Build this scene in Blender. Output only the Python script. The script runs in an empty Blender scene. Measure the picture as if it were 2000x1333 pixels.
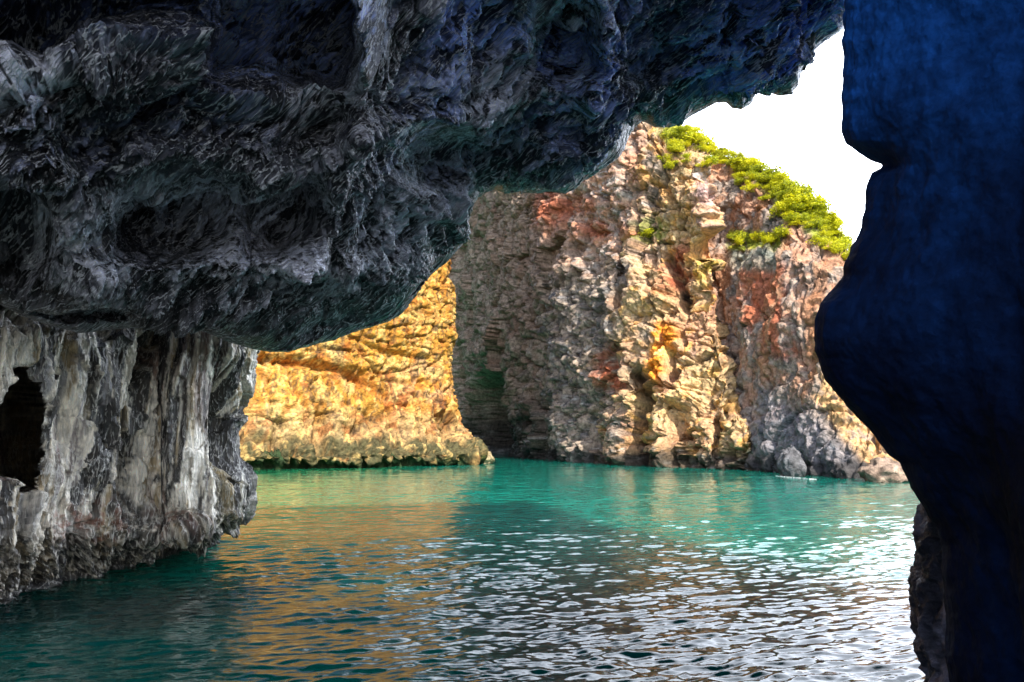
import bpy, math, random
import numpy as np
from mathutils import Matrix, Vector, Euler

rng = np.random.default_rng(7)
random.seed(7)
scene = bpy.context.scene
COL = scene.collection

# ------------------------------------------------------------------ camera model
F = 1570.0            # focal length in photograph pixels (2000 wide)
CZ = 2.2              # eye height above the water (standing in a boat)
HY = 855.0            # horizon row in the photograph
PITCH = math.atan((HY - 666.5) / F)
cp, sp = math.cos(PITCH), math.sin(PITCH)


def at(px, py, D):
    """World point at photo pixel (px,py) and horizontal distance D (metres along +Y)."""
    px = np.asarray(px, float); py = np.asarray(py, float); D = np.asarray(D, float)
    x = (px - 1000.0) / F
    z = -(py - 666.5) / F
    Y = cp - sp * z
    Z = sp + cp * z
    return np.stack(np.broadcast_arrays(x / Y * D, D, CZ + Z / Y * D), -1)


def proj(P):
    x = P[..., 0]; y = P[..., 1]; z = P[..., 2] - CZ
    d = np.maximum(cp * y + sp * z, 0.05)
    u = -sp * y + cp * z
    return 1000 + F * x / d, 666.5 - F * u / d


cam_d = bpy.data.cameras.new('camera')
cam = bpy.data.objects.new('camera', cam_d)
COL.objects.link(cam)
cam.location = (0, 0, CZ)
cam.rotation_euler = (math.pi / 2 + PITCH, 0, 0)
cam_d.sensor_width = 36
cam_d.lens = 36 * F / 2000
cam_d.clip_start = 0.05
cam_d.clip_end = 5000
scene.camera = cam

# ------------------------------------------------------------------ noise in numpy
_perm = rng.permutation(256).astype(np.int32)
_perm = np.concatenate([_perm, _perm, _perm])
_g = rng.normal(size=(256, 3)); _g /= np.linalg.norm(_g, axis=1)[:, None]
_g = _g.astype(np.float32)


def noise(P):
    P = np.asarray(P, np.float32)
    sh = P.shape[:-1]
    P = P.reshape(-1, 3)
    fl = np.floor(P)
    i = fl.astype(np.int32) & 255
    f = P - fl
    u = f * f * f * (f * (f * 6 - 15) + 10)
    out = np.zeros(len(P), np.float32)
    for dx in (0, 1):
        a = _perm[i[:, 0] + dx]
        wx = u[:, 0] if dx else 1 - u[:, 0]
        for dy in (0, 1):
            b = _perm[a + i[:, 1] + dy]
            wy = u[:, 1] if dy else 1 - u[:, 1]
            for dz in (0, 1):
                c = _perm[b + i[:, 2] + dz] & 255
                wz = u[:, 2] if dz else 1 - u[:, 2]
                g = _g[c]
                out += wx * wy * wz * (g[:, 0] * (f[:, 0] - dx) + g[:, 1] * (f[:, 1] - dy) + g[:, 2] * (f[:, 2] - dz))
    return (out * 1.6).reshape(sh)


def fbm(P, octs=4, gain=0.5):
    s = 0; a = 1.0; t = 0
    Q = np.asarray(P, np.float32)
    for k in range(octs):
        s = s + a * noise(Q); t += a
        Q = Q * 2.03 + 17.3; a *= gain
    return s / t


def ridged(P, octs=4, gain=0.55):
    """0..1, sharp crests at 1."""
    s = 0; a = 1.0; t = 0
    Q = np.asarray(P, np.float32)
    for k in range(octs):
        n = 1 - np.minimum(np.abs(noise(Q)) * 1.7, 1)
        s = s + a * n; t += a
        Q = Q * 2.07 + 31.7; a *= gain
    return s / t


def cells(P, jit=0.9):
    """Worley: F1, F2 and a random value per cell."""
    P = np.asarray(P, np.float32)
    sh = P.shape[:-1]
    P = P.reshape(-1, 3)
    fl = np.floor(P).astype(np.int32)
    f1 = np.full(len(P), 9, np.float32); f2 = f1.copy(); rv = np.zeros(len(P), np.float32)
    for dx in (-1, 0, 1):
        for dy in (-1, 0, 1):
            for dz in (-1, 0, 1):
                c = fl + np.array([dx, dy, dz], np.int32)
                h = _perm[_perm[_perm[c[:, 0] & 255] + (c[:, 1] & 255)] + (c[:, 2] & 255)] & 255
                q = c + 0.5 + _g[h] * 0.5 * jit - P
                d = np.sqrt((q * q).sum(1))
                near = d < f1
                f2 = np.where(near, f1, np.minimum(f2, d))
                rv = np.where(near, h / 255.0, rv).astype(np.float32)
                f1 = np.where(near, d, f1)
    return f1.reshape(sh), f2.reshape(sh), rv.reshape(sh)


def facets(P, tilt=1.0, jit=0.95):
    """Broken-rock relief: every Worley cell is a tilted plane; also the distance to the cell edge and a random value."""
    P = np.asarray(P, np.float32)
    sh = P.shape[:-1]
    P = P.reshape(-1, 3)
    fl = np.floor(P).astype(np.int32)
    n = len(P)
    f1 = np.full(n, 9, np.float32); f2 = f1.copy(); hh = np.zeros(n, np.int32); Q = np.zeros((n, 3), np.float32)
    for dx in (-1, 0, 1):
        for dy in (-1, 0, 1):
            for dz in (-1, 0, 1):
                c = fl + np.array([dx, dy, dz], np.int32)
                h = _perm[_perm[_perm[c[:, 0] & 255] + (c[:, 1] & 255)] + (c[:, 2] & 255)] & 255
                q = (P - c - 0.5 - _g[h] * 0.5 * jit).astype(np.float32)
                d = np.sqrt((q * q).sum(1))
                near = d < f1
                f2 = np.where(near, f1, np.minimum(f2, d))
                hh = np.where(near, h, hh); Q[near] = q[near]
                f1 = np.where(near, d, f1)
    rv = hh / 255.0
    pl = (Q * _g[(hh * 7 + 13) & 255]).sum(1) * tilt
    return ((rv - 0.5) * 0.6 + pl).reshape(sh), (f2 - f1).reshape(sh), rv.reshape(sh)


def sstep(a, b, x):
    t = np.clip((np.asarray(x, float) - a) / (b - a), 0, 1)
    return t * t * (3 - 2 * t)


def interp(x, pts, k=1):
    p = np.asarray(pts, float)
    return np.interp(x, p[:, 0], p[:, k])


def poly_mask(px, py, poly, soft=12.0):
    """1 inside the polygon, fading over `soft` pixels at its edge."""
    poly = np.asarray(poly, float)
    inside = np.zeros(px.shape, bool)
    dist = np.full(px.shape, 1e9)
    n = len(poly)
    for a in range(n):
        x0, y0 = poly[a]; x1, y1 = poly[(a + 1) % n]
        cond = ((y0 > py) != (y1 > py))
        with np.errstate(divide='ignore', invalid='ignore'):
            xi = (x1 - x0) * (py - y0) / (y1 - y0 + 1e-12) + x0
        inside ^= cond & (px < xi)
        L = (x1 - x0) ** 2 + (y1 - y0) ** 2 + 1e-9
        t = np.clip(((px - x0) * (x1 - x0) + (py - y0) * (y1 - y0)) / L, 0, 1)
        dist = np.minimum(dist, np.hypot(px - x0 - t * (x1 - x0), py - y0 - t * (y1 - y0)))
    sd = np.where(inside, dist, -dist)
    return sstep(-soft, soft, sd)


def ell(px, py, cx, cy, rx, ry, ang=0.0, soft=0.5):
    c, s = math.cos(math.radians(ang)), math.sin(math.radians(ang))
    dx = px - cx; dy = py - cy
    u = (dx * c - dy * s) / rx; v = (dx * s + dy * c) / ry
    return 1 - sstep(1 - soft, 1 + soft, np.sqrt(u * u + v * v))


def lerp(a, b, t):
    t = np.asarray(t)[..., None]
    return np.asarray(a) * (1 - t) + np.asarray(b) * t


def resample(A, axis, n, dens=None):
    """Linear resample of the net A (K,L,3) along axis to n samples; dens = relative density per control interval."""
    A = np.moveaxis(A, axis, 0)
    seg = np.linalg.norm(np.diff(A, axis=0), axis=-1)
    seg = seg.reshape(seg.shape[0], -1).mean(1)
    if dens is not None:
        seg = seg * np.asarray(dens, float)
    t = np.concatenate([[0], np.cumsum(seg)])
    u = np.linspace(0, t[-1], n)
    k = np.clip(np.searchsorted(t, u, 'right') - 1, 0, len(t) - 2)
    f = ((u - t[k]) / np.maximum(t[k + 1] - t[k], 1e-9)).reshape((-1,) + (1,) * (A.ndim - 1))
    B = A[k] * (1 - f) + A[k + 1] * f
    return np.moveaxis(B, 0, axis)


def smooth(A, axis, r, passes=2):
    if r < 1:
        return A
    A = np.moveaxis(A, axis, 0)
    for _ in range(passes):
        pad = np.concatenate([2 * A[:1] - A[1:r + 1][::-1], A, 2 * A[-1:] - A[-r - 1:-1][::-1]])
        cs = np.cumsum(pad, 0)
        cs = np.concatenate([np.zeros_like(cs[:1]), cs])
        w = 2 * r + 1
        A = (cs[w:] - cs[:-w]) / w
    return np.moveaxis(A, 0, axis)


def normals(A, ref):
    du = np.gradient(A, axis=0); dv = np.gradient(A, axis=1)
    n = np.cross(du, dv)
    l = np.linalg.norm(n, axis=-1, keepdims=True)
    n = n / np.maximum(l, 1e-9)
    a, b, d = ref
    if np.dot(n[a, b], d) < 0:
        n = -n
    return n


def grid_mesh(name, A, mat, col=None, parent=None, wrap=False, smooth_shade=True, hole=None):
    R, C = A.shape[:2]
    me = bpy.data.meshes.new(name)
    me.vertices.add(R * C)
    me.vertices.foreach_set('co', np.ascontiguousarray(A, np.float32).ravel())
    i = np.arange(R * C).reshape(R, C)
    if wrap:
        i = np.concatenate([i, i[:, :1]], 1)
    q = np.stack([i[:-1, :-1], i[:-1, 1:], i[1:, 1:], i[1:, :-1]], -1).reshape(-1, 4).astype(np.int32)
    if hole is not None:
        q = q[~hole.ravel()[q].all(1)]
    n = len(q)
    me.loops.add(n * 4); me.polygons.add(n)
    me.loops.foreach_set('vertex_index', q.ravel())
    me.polygons.foreach_set('loop_start', np.arange(0, n * 4, 4, dtype=np.int32))
    me.polygons.foreach_set('use_smooth', np.full(n, smooth_shade))
    if col is not None:
        a = me.color_attributes.new('Col', 'FLOAT_COLOR', 'POINT')
        c4 = np.ones((R * C, 4), np.float32); c4[:, :3] = np.clip(col.reshape(-1, 3), 0, 1)
        a.data.foreach_set('color', c4.ravel())
    me.update(calc_edges=True)
    me.materials.append(mat)
    o = bpy.data.objects.new(name, me)
    COL.objects.link(o)
    if parent: o.parent = parent
    return o


def tag(o, label=None, cat=None, group=None, kind=None):
    if label: o['label'] = label
    if cat: o['category'] = cat
    if group: o['group'] = group
    if kind: o['kind'] = kind
    return o


# ------------------------------------------------------------------ materials
def nodes_of(name):
    m = bpy.data.materials.new(name); m.use_nodes = True
    nt = m.node_tree
    return m, nt, nt.nodes['Principled BSDF']


def rock_mat(name, rough=0.85, scale=6.0, bump=0.5, dist=0.05, lo=0.55, hi=1.35, spec=0.3, stretch=(1, 1, 1)):
    m, nt, b = nodes_of(name)
    L = nt.links.new
    at_ = nt.nodes.new('ShaderNodeAttribute'); at_.attribute_name = 'Col'
    tc = nt.nodes.new('ShaderNodeTexCoord')
    mp = nt.nodes.new('ShaderNodeMapping'); mp.inputs['Scale'].default_value = stretch
    L(tc.outputs['Object'], mp.inputs['Vector'])
    n1 = nt.nodes.new('ShaderNodeTexNoise'); n1.inputs['Scale'].default_value = scale
    n1.inputs['Detail'].default_value = 8; n1.inputs['Roughness'].default_value = 0.65
    L(mp.outputs[0], n1.inputs['Vector'])
    mr = nt.nodes.new('ShaderNodeMapRange')
    mr.inputs['From Min'].default_value = 0.3; mr.inputs['From Max'].default_value = 0.7
    mr.inputs['To Min'].default_value = lo; mr.inputs['To Max'].default_value = hi
    L(n1.outputs['Fac'], mr.inputs['Value'])
    mx = nt.nodes.new('ShaderNodeVectorMath'); mx.operation = 'SCALE'
    L(at_.outputs['Color'], mx.inputs[0]); L(mr.outputs[0], mx.inputs['Scale'])
    L(mx.outputs[0], b.inputs['Base Color'])
    n2 = nt.nodes.new('ShaderNodeTexNoise'); n2.inputs['Scale'].default_value = scale * 2.3
    n2.inputs['Detail'].default_value = 6; n2.inputs['Roughness'].default_value = 0.6
    L(mp.outputs[0], n2.inputs['Vector'])
    bp = nt.nodes.new('ShaderNodeBump'); bp.inputs['Strength'].default_value = bump; bp.inputs['Distance'].default_value = dist
    L(n2.outputs['Fac'], bp.inputs['Height'])
    L(bp.outputs[0], b.inputs['Normal'])
    b.inputs['Roughness'].default_value = rough
    b.inputs['Specular IOR Level'].default_value = spec
    return m


BED1 = np.array([0.74, -0.50, 0.45]); BED1 /= np.linalg.norm(BED1)
BED2 = np.array([-0.55, 0.0, 0.83]); BED2 -= BED1 * BED2.dot(BED1); BED2 /= np.linalg.norm(BED2)
BED3 = np.cross(BED1, BED2)


def streak_mat(name, axes, scales, pale, lo, hi, thr, rough, spec, bump, dist):
    """Rock whose fine veins and grain run along the bedding (axes are world directions)."""
    m, nt, b = nodes_of(name)
    L = nt.links.new
    tc = nt.nodes.new('ShaderNodeTexCoord')
    wn_ = nt.nodes.new('ShaderNodeTexNoise'); wn_.inputs['Scale'].default_value = 1.1; wn_.inputs['Detail'].default_value = 3
    L(tc.outputs['Object'], wn_.inputs['Vector'])
    off = nt.nodes.new('ShaderNodeVectorMath'); off.operation = 'MULTIPLY_ADD'
    L(wn_.outputs['Color'], off.inputs[0]); off.inputs[1].default_value = (0.22, 0.22, 0.22); L(tc.outputs['Object'], off.inputs[2])
    cb = nt.nodes.new('ShaderNodeCombineXYZ')
    for k, (ax, sc_) in enumerate(zip(axes, scales)):
        d_ = nt.nodes.new('ShaderNodeVectorMath'); d_.operation = 'DOT_PRODUCT'
        L(off.outputs[0], d_.inputs[0]); d_.inputs[1].default_value = tuple(float(q) * sc_ for q in ax)
        L(d_.outputs['Value'], cb.inputs[k])
    rn = nt.nodes.new('ShaderNodeTexNoise'); rn.noise_type = 'RIDGED_MULTIFRACTAL'
    rn.inputs['Scale'].default_value = 1.0; rn.inputs['Detail'].default_value = 5; rn.inputs['Roughness'].default_value = 0.6
    rn.inputs['Offset'].default_value = 0.9; rn.inputs['Gain'].default_value = 1.6
    L(cb.outputs[0], rn.inputs['Vector'])
    n1 = nt.nodes.new('ShaderNodeTexNoise'); n1.inputs['Scale'].default_value = 0.8; n1.inputs['Detail'].default_value = 7; n1.inputs['Roughness'].default_value = 0.7
    L(cb.outputs[0], n1.inputs['Vector'])
    mr = nt.nodes.new('ShaderNodeMapRange'); L(n1.outputs['Fac'], mr.inputs['Value'])
    for nm, val in (('From Min', 0.32), ('From Max', 0.68), ('To Min', lo), ('To Max', hi)):
        mr.inputs[nm].default_value = val
    at_ = nt.nodes.new('ShaderNodeAttribute'); at_.attribute_name = 'Col'
    mx = nt.nodes.new('ShaderNodeVectorMath'); mx.operation = 'SCALE'
    L(at_.outputs['Color'], mx.inputs[0]); L(mr.outputs[0], mx.inputs['Scale'])
    pn = nt.nodes.new('ShaderNodeTexNoise'); pn.inputs['Scale'].default_value = 1.3; pn.inputs['Detail'].default_value = 3
    L(tc.outputs['Object'], pn.inputs['Vector'])
    vs = nt.nodes.new('ShaderNodeMath'); vs.operation = 'MULTIPLY_ADD'
    L(pn.outputs['Fac'], vs.inputs[0]); vs.inputs[1].default_value = 0.9; L(rn.outputs['Fac'], vs.inputs[2])
    vr = nt.nodes.new('ShaderNodeMapRange'); L(vs.outputs[0], vr.inputs['Value'])
    vr.inputs['From Min'].default_value = thr[0]; vr.inputs['From Max'].default_value = thr[1]
    vr.inputs['To Min'].default_value = 0; vr.inputs['To Max'].default_value = 0.85
    mixc = nt.nodes.new('ShaderNodeMix'); mixc.data_type = 'RGBA'
    L(vr.outputs[0], mixc.inputs[0]); L(mx.outputs[0], mixc.inputs[6]); mixc.inputs[7].default_value = (*pale, 1)
    L(mixc.outputs[2], b.inputs['Base Color'])
    hs = nt.nodes.new('ShaderNodeMath'); hs.operation = 'MULTIPLY_ADD'
    L(n1.outputs['Fac'], hs.inputs[0]); hs.inputs[1].default_value = 1.0
    hr = nt.nodes.new('ShaderNodeMath'); hr.operation = 'MULTIPLY'; hr.inputs[1].default_value = 0.5; L(rn.outputs['Fac'], hr.inputs[0])
    L(hr.outputs[0], hs.inputs[2])
    bp = nt.nodes.new('ShaderNodeBump'); bp.inputs['Strength'].default_value = bump; bp.inputs['Distance'].default_value = dist
    L(hs.outputs[0], bp.inputs['Height']); L(bp.outputs[0], b.inputs['Normal'])
    b.inputs['Roughness'].default_value = rough; b.inputs['Specular IOR Level'].default_value = spec
    return m


M_ROOF = streak_mat('cave_roof_limestone', (BED1, BED2, BED3), (2.4, 15.0, 13.0), (0.75, 0.78, 0.86), 0.25, 1.8, (1.55, 1.95), 0.33, 0.6, 1.0, 0.05)
M_CEIL = rock_mat('cave_limestone', rough=0.55, scale=7, bump=0.9, dist=0.05, lo=0.45, hi=1.5, spec=0.5)
M_PILLAR = streak_mat('flowstone', ((1, 0, 0), (0, 1, 0), (0, 0, 1)), (15, 9, 3.0), (0.72, 0.70, 0.64), 0.4, 1.5, (1.55, 2.2), 0.45, 0.45, 0.9, 0.04)
M_WALL = rock_mat('shaded_blue_rock', rough=0.85, scale=9, bump=0.5, dist=0.03, lo=0.5, hi=1.4, spec=0.12)
M_CLIFF = rock_mat('cliff_limestone', rough=0.9, scale=2.8, bump=1.0, dist=0.16, lo=0.3, hi=1.6, spec=0.2)

# ------------------------------------------------------------------ light
SUN_EL, SUN_AZ = 43.0, 25.0      # azimuth: degrees from -Y (behind the camera) towards +X
hx, hy = math.sin(math.radians(SUN_AZ)), -math.cos(math.radians(SUN_AZ))
sv = Vector((hx * math.cos(math.radians(SUN_EL)), hy * math.cos(math.radians(SUN_EL)), math.sin(math.radians(SUN_EL))))
sd = bpy.data.lights.new('sun', 'SUN'); sd.energy = 4.6; sd.angle = math.radians(0.5); sd.color = (1, 0.93, 0.82)
so = bpy.data.objects.new('sun', sd); COL.objects.link(so)
so.rotation_euler = sv.to_track_quat('Z', 'Y').to_euler()
so.location = (20, -40, 60)

w = bpy.data.worlds.new('World'); scene.world = w; w.use_nodes = True
nt = w.node_tree; L = nt.links.new
bg = nt.nodes['Background']; bg.inputs['Strength'].default_value = 0.1
sky = nt.nodes.new('ShaderNodeTexSky'); sky.sky_type = 'NISHITA'; sky.sun_disc = False
sky.sun_elevation = math.radians(SUN_EL)
sky.sun_rotation = math.atan2(sv.x, sv.y)
sky.dust_density = 2.0
tc = nt.nodes.new('ShaderNodeTexCoord')
sx = nt.nodes.new('ShaderNodeSeparateXYZ'); L(tc.outputs['Generated'], sx.inputs[0])
n1 = nt.nodes.new('ShaderNodeTexNoise'); n1.inputs['Scale'].default_value = 2.6; n1.inputs['Detail'].default_value = 6
L(tc.outputs['Generated'], n1.inputs['Vector'])
# a bright sunlit cloud bank stands over the land beyond the bay; the rest of the sky is hazy blue
dt = nt.nodes.new('ShaderNodeVectorMath'); dt.operation = 'DOT_PRODUCT'
L(tc.outputs['Generated'], dt.inputs[0]); cd_ = Vector((0.56, 0.70, 0.42)).normalized(); dt.inputs[1].default_value = cd_
ad = nt.nodes.new('ShaderNodeMath'); ad.operation = 'MULTIPLY_ADD'
L(n1.outputs['Fac'], ad.inputs[0]); ad.inputs[1].default_value = 0.55
L(dt.outputs['Value'], ad.inputs[2])
mr = nt.nodes.new('ShaderNodeMapRange'); L(ad.outputs[0], mr.inputs['Value'])
mr.inputs['From Min'].default_value = 1.05; mr.inputs['From Max'].default_value = 1.19
mr.inputs['To Min'].default_value = 0.0; mr.inputs['To Max'].default_value = 1.0
# a second bank low behind the boat, unseen, added to brighten pillar and roof
dt2 = nt.nodes.new('ShaderNodeVectorMath'); dt2.operation = 'DOT_PRODUCT'
L(tc.outputs['Generated'], dt2.inputs[0]); dt2.inputs[1].default_value = Vector((-0.1, -0.93, 0.30)).normalized()
ad2 = nt.nodes.new('ShaderNodeMath'); ad2.operation = 'MULTIPLY_ADD'
L(n1.outputs['Fac'], ad2.inputs[0]); ad2.inputs[1].default_value = 0.5; L(dt2.outputs['Value'], ad2.inputs[2])
mr2 = nt.nodes.new('ShaderNodeMapRange'); L(ad2.outputs[0], mr2.inputs['Value'])
mr2.inputs['From Min'].default_value = 1.0; mr2.inputs['From Max'].default_value = 1.15; mr2.inputs['To Max'].default_value = 0.28
mx2 = nt.nodes.new('ShaderNodeMath'); mx2.operation = 'MAXIMUM'
L(mr.outputs[0], mx2.inputs[0]); L(mr2.outputs[0], mx2.inputs[1])
mix = nt.nodes.new('ShaderNodeMix'); mix.data_type = 'RGBA'
L(mx2.outputs[0], mix.inputs[0]); L(sky.outputs[0], mix.inputs[6]); mix.inputs[7].default_value = (35, 38, 44, 1)
L(mix.outputs[2], bg.inputs['Color'])

# ------------------------------------------------------------------ cave roof (the arch)
LIP = np.array([(-900, 470, 8), (-500, 500, 8.5), (-150, 560, 9), (0, 596, 9.4), (60, 622, 9.8), (150, 652, 10.4), (240, 642, 11),
    (350, 640, 11.6), (400, 648, 12), (440, 668, 12.4), (490, 682, 12.8), (520, 687, 13), (560, 688, 13.2), (610, 676, 13.4),
    (650, 665, 13.6), (690, 650, 13.7), (720, 640, 13.8), (760, 628, 13.9), (785, 612, 14), (808, 582, 14), (830, 552, 14),
    (850, 530, 14), (880, 502, 14), (900, 480, 14), (908, 462, 14), (914, 430, 14.1), (922, 405, 14.1), (930, 386, 14.2),
    (948, 376, 14.2), (966, 371, 14.2), (985, 378, 14.3), (1010, 374, 14.3), (1040, 378, 14.3), (1070, 374, 14.3), (1102, 379, 14.4),
    (1122, 370, 14.4), (1140, 352, 14.4), (1180, 325, 14.4), (1206, 306, 14.4), (1218, 290, 14.5), (1226, 268, 14.5), (1236, 250, 14.5),
    (1250, 238, 14.5), (1262, 240, 14.5), (1280, 250, 14.4), (1305, 250, 14.4), (1330, 243, 14.3), (1352, 226, 14.2), (1380, 214, 14.1),
    (1400, 204, 14), (1420, 203, 14), (1432, 214, 14), (1448, 214, 13.9), (1466, 203, 13.9), (1476, 184, 13.8), (1500, 181, 13.8),
    (1520, 187, 13.7), (1546, 184, 13.6), (1560, 170, 13.5), (1564, 146, 13.5), (1576, 120, 13.4), (1590, 98, 13.3), (1612, 80, 13.2),
    (1640, 64, 13), (1662, 40, 13), (1720, -40, 12.6), (1820, -230, 12), (1960, -480, 11)], float)
# resample the lip by length, dense in the frame
wl = np.hypot(np.diff(LIP[:, 0]), np.diff(LIP[:, 1]))
inside = (LIP[1:, 0] > -150) & (LIP[:-1, 0] < 1680)
wl2 = np.where(inside, wl, wl * 0.12)
tt = np.concatenate([[0], np.cumsum(wl2)])
NC = 1400
u = np.linspace(0, tt[-1], NC)
lpx, lpy, lD = (np.interp(u, tt, LIP[:, k]) for k in range(3))


def sm1(a, r):
    return smooth(a[:, None], 0, r, 3)[:, 0]


spx, spy = sm1(lpx, 45), sm1(lpy, 45)
NR = 600
v = np.linspace(0, 1, NR)[:, None]
wv = sstep(0, 0.22, v)
TOPY = -170.0
PX = lpx * (1 - wv) + spx * wv
bpy_ = lpy * (1 - wv) + np.maximum(spy, -100) * wv
hang = np.maximum(bpy_ - TOPY, 25)
PY = bpy_ - hang * (v ** 1.0)
PX = PX + (1000 - PX) * 0.0
DT = np.interp(spx, [-900, 0, 500, 900, 1250, 1600, 1960], [4.2, 4.6, 5.4, 6.8, 8.8, 11.2, 9.5])
g = np.clip(v, 0, 1) ** 0.62
D = lD * (1 - g) + np.minimum(DT, lD - 0.6) * g
# recesses and bulges
rec = 0.0
wx = 14 * fbm(np.stack([PX * 0.02, PY * 0.02, 0 * PX + 3], -1), 3)
wy = 14 * fbm(np.stack([PX * 0.02, PY * 0.02, 0 * PX + 9], -1), 3)
qx, qy = PX + wx, PY + wy
rec = rec + 2.0 * poly_mask(qx, qy, [(392, -400), (400, 70), (388, 122), (410, 148), (560, 158), (660, 160), (690, 90), (668, -400)], 26)
rec = rec + 1.3 * poly_mask(qx, qy, [(-1200, -400), (384, -400), (386, 48), (300, 50), (226, 62), (150, 88), (90, 130), (40, 112), (-20, 126), (-1200, 330)], 34)
for cx, cy, rx, ry, a, amp in ((350, 440, 135, 62, 12, 1.0), (565, 440, 85, 60, 25, 0.9), (862, 312, 66, 52, 20, 1.1), (1100, 70, 62, 90, 0, 0.9),
                               (30, 485, 60, 110, 0, 0.9), (190, 300, 60, 60, 0, 0.4), (1240, 90, 50, 60, 0, 0.35), (150, 610, 110, 24, 0, 0.8),
                               (640, 640, 120, 22, 20, 0.7), (1080, 215, 50, 40, 0, 0.5), (300, 215, 80, 22, 30, 0.4), (860, 470, 26, 40, 0, 0.5)):
    rec = rec + amp * ell(qx, qy, cx, cy, rx, ry, a)


def line_bump(px, py, pts, wid):
    d = np.full(px.shape, 1e9)
    for (x0, y0), (x1, y1) in zip(pts[:-1], pts[1:]):
        LL = (x1 - x0) ** 2 + (y1 - y0) ** 2
        t = np.clip(((px - x0) * (x1 - x0) + (py - y0) * (y1 - y0)) / LL, 0, 1)
        d = np.minimum(d, np.hypot(px - x0 - t * (x1 - x0), py - y0 - t * (y1 - y0)))
    return np.exp(-(d / wid) ** 2)


rec = rec - 0.75 * line_bump(qx, qy, [(700, -60), (712, 150), (722, 250), (668, 370), (640, 430), (590, 520)], 42)
rec = rec - 0.45 * line_bump(qx, qy, [(60, 350), (250, 330), (480, 330), (640, 330)], 40)
rec = rec - 0.4 * line_bump(qx, qy, [(0, 560), (250, 540), (480, 530), (620, 520), (800, 560)], 34)
rec = rec - 0.45 * line_bump(qx, qy, [(700, 280), (900, 250), (1020, 200), (1130, 200), (1250, 190)], 32)
rec = rec - 0.35 * line_bump(qx, qy, [(930, 370), (1060, 320), (1200, 250)], 26)
rec = rec - 0.35 * line_bump(qx, qy, [(1170, 40), (1160, 150), (1150, 230)], 20)
rec = rec - 0.3 * line_bump(qx, qy, [(1540, 0), (1440, 120), (1330, 180)], 22)
rec = rec * sstep(0.0, 0.07, v)
D = D + rec
base = at(PX, PY, D)
gy, gx = np.gradient(rec); py_, px_ = np.gradient(PY)[0], np.gradient(PX)[1]
steep = np.hypot(gy / np.maximum(np.abs(py_), 0.3), gx / np.maximum(np.abs(px_), 0.3)) * F / np.maximum(D, 1)
calm = 1 / (1 + (smooth(smooth(steep, 0, 3), 1, 3) / 3.0) ** 2)
# rows running on behind and above the camera
NB = 46
top = base[-1]
wb = (np.linspace(0, 1, NB + 1)[1:] ** 1.3)[:, None, None]
back = top[None] + wb * np.array([0, -4.5, 1.0])
curt = sstep(820, 560, spx)[None, :, None]  # unseen hanging rock, added to keep back light out of the roof recesses
back = back + curt * np.interp(np.linspace(0, 1, NB + 1)[1:], [0, 0.3, 0.55, 1], [0, -0.95, -1.0, -0.4])[:, None, None] * np.array([0, 0, 1.0])
back = back + (top[None] - smooth(top, 0, 40)[None]) * (-wb)
# rows on the outer face, from the lip outward and up, then back over the top
lip = base[0]
slip = smooth(lip, 0, 20)
prof = [(0.0, 0.0, 1.0), (0.25, 0.22, 0.9), (0.8, 0.62, 0.5), (1.6, 1.5, 0.1), (2.4, 3.2, 0)]
outer = [lip * k + slip * (1 - k) + np.array([0, a, b]) for a, b, k in prof]
zt = np.maximum(lip[:, 2] + 3.2, 10.5)
o2 = np.stack([slip[:, 0], slip[:, 1] + 2.4, zt], -1)
o3 = np.stack([slip[:, 0], slip[:, 1] * 0 + 4, zt + 0.4], -1)
o4 = np.stack([back[-1][:, 0], back[-1][:, 1], zt], -1)
outer = np.stack(outer + [o2, o3, o4, back[-1] + np.array([0, 0, 0.02])])
outer = resample(outer, 0, 80, dens=[6, 5, 4, 3, 1, 1, 1, 1])
full = np.concatenate([outer[::-1][:-1], base, back])
R0 = len(outer) - 1
vv = np.concatenate([np.zeros(R0), v[:, 0], np.ones(NB)])[:, None]
nrm_src = smooth(smooth(full, 0, 42, 2), 1, 60, 2)
N = normals(nrm_src, (R0 + 300, 600, np.array([0, -0.7, -0.7])))
fpx = np.concatenate([np.repeat(PX[:1], R0, 0), PX, np.repeat(PX[-1:], NB, 0)])
rowy = np.concatenate([PY[:1] + np.arange(R0, 0, -1)[:, None] * 6.0, PY, PY[-1:] - np.arange(1, NB + 1)[:, None] * 14.0])
# streaks follow the bedding, a fixed direction through the rock
warp = fbm(full * 0.45 + 5, 3)
warp2 = fbm(full * 0.45 + 55, 3)
e1 = np.array([0.74, -0.50, 0.45]); e1 /= np.linalg.norm(e1)
e2 = np.array([-0.55, 0.0, 0.83]); e2 -= e1 * e2.dot(e1); e2 /= np.linalg.norm(e2)
e3 = np.cross(e1, e2)
al = full @ e1 + 0.7 * warp; ac = full @ e2 + 0.5 * warp2; dl = full @ e3 + 0.4 * warp
st1 = ridged(np.stack([al * 0.42, ac * 1.5, dl * 1.1], -1), 4, 0.55)
st2 = ridged(np.stack([al * 0.8, ac * 4.6, dl * 3.4 + 40], -1), 4, 0.65)
st3 = fbm(np.stack([al * 6, ac * 13, dl * 11 + 80], -1), 3, 0.6)
st4 = ridged(np.stack([al * 1.3, ac * 10.0, dl * 8 + 140], -1), 3, 0.6)
fa, fae, far = facets(np.stack([al * 0.6, ac * 2.0, dl * 1.6], -1), 1.3)
fb, fbe, fbr = facets(np.stack([al * 1.3, ac * 5.5, dl * 4.5], -1) + 0.25 * st3[..., None], 1.4)
fc, fce, fcr = facets(np.stack([al * 3.0, ac * 13.0, dl * 10.0], -1), 1.4)
big = fbm(full * 0.42, 3)
mid = ridged(full * 1.1 + 20, 4)
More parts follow.
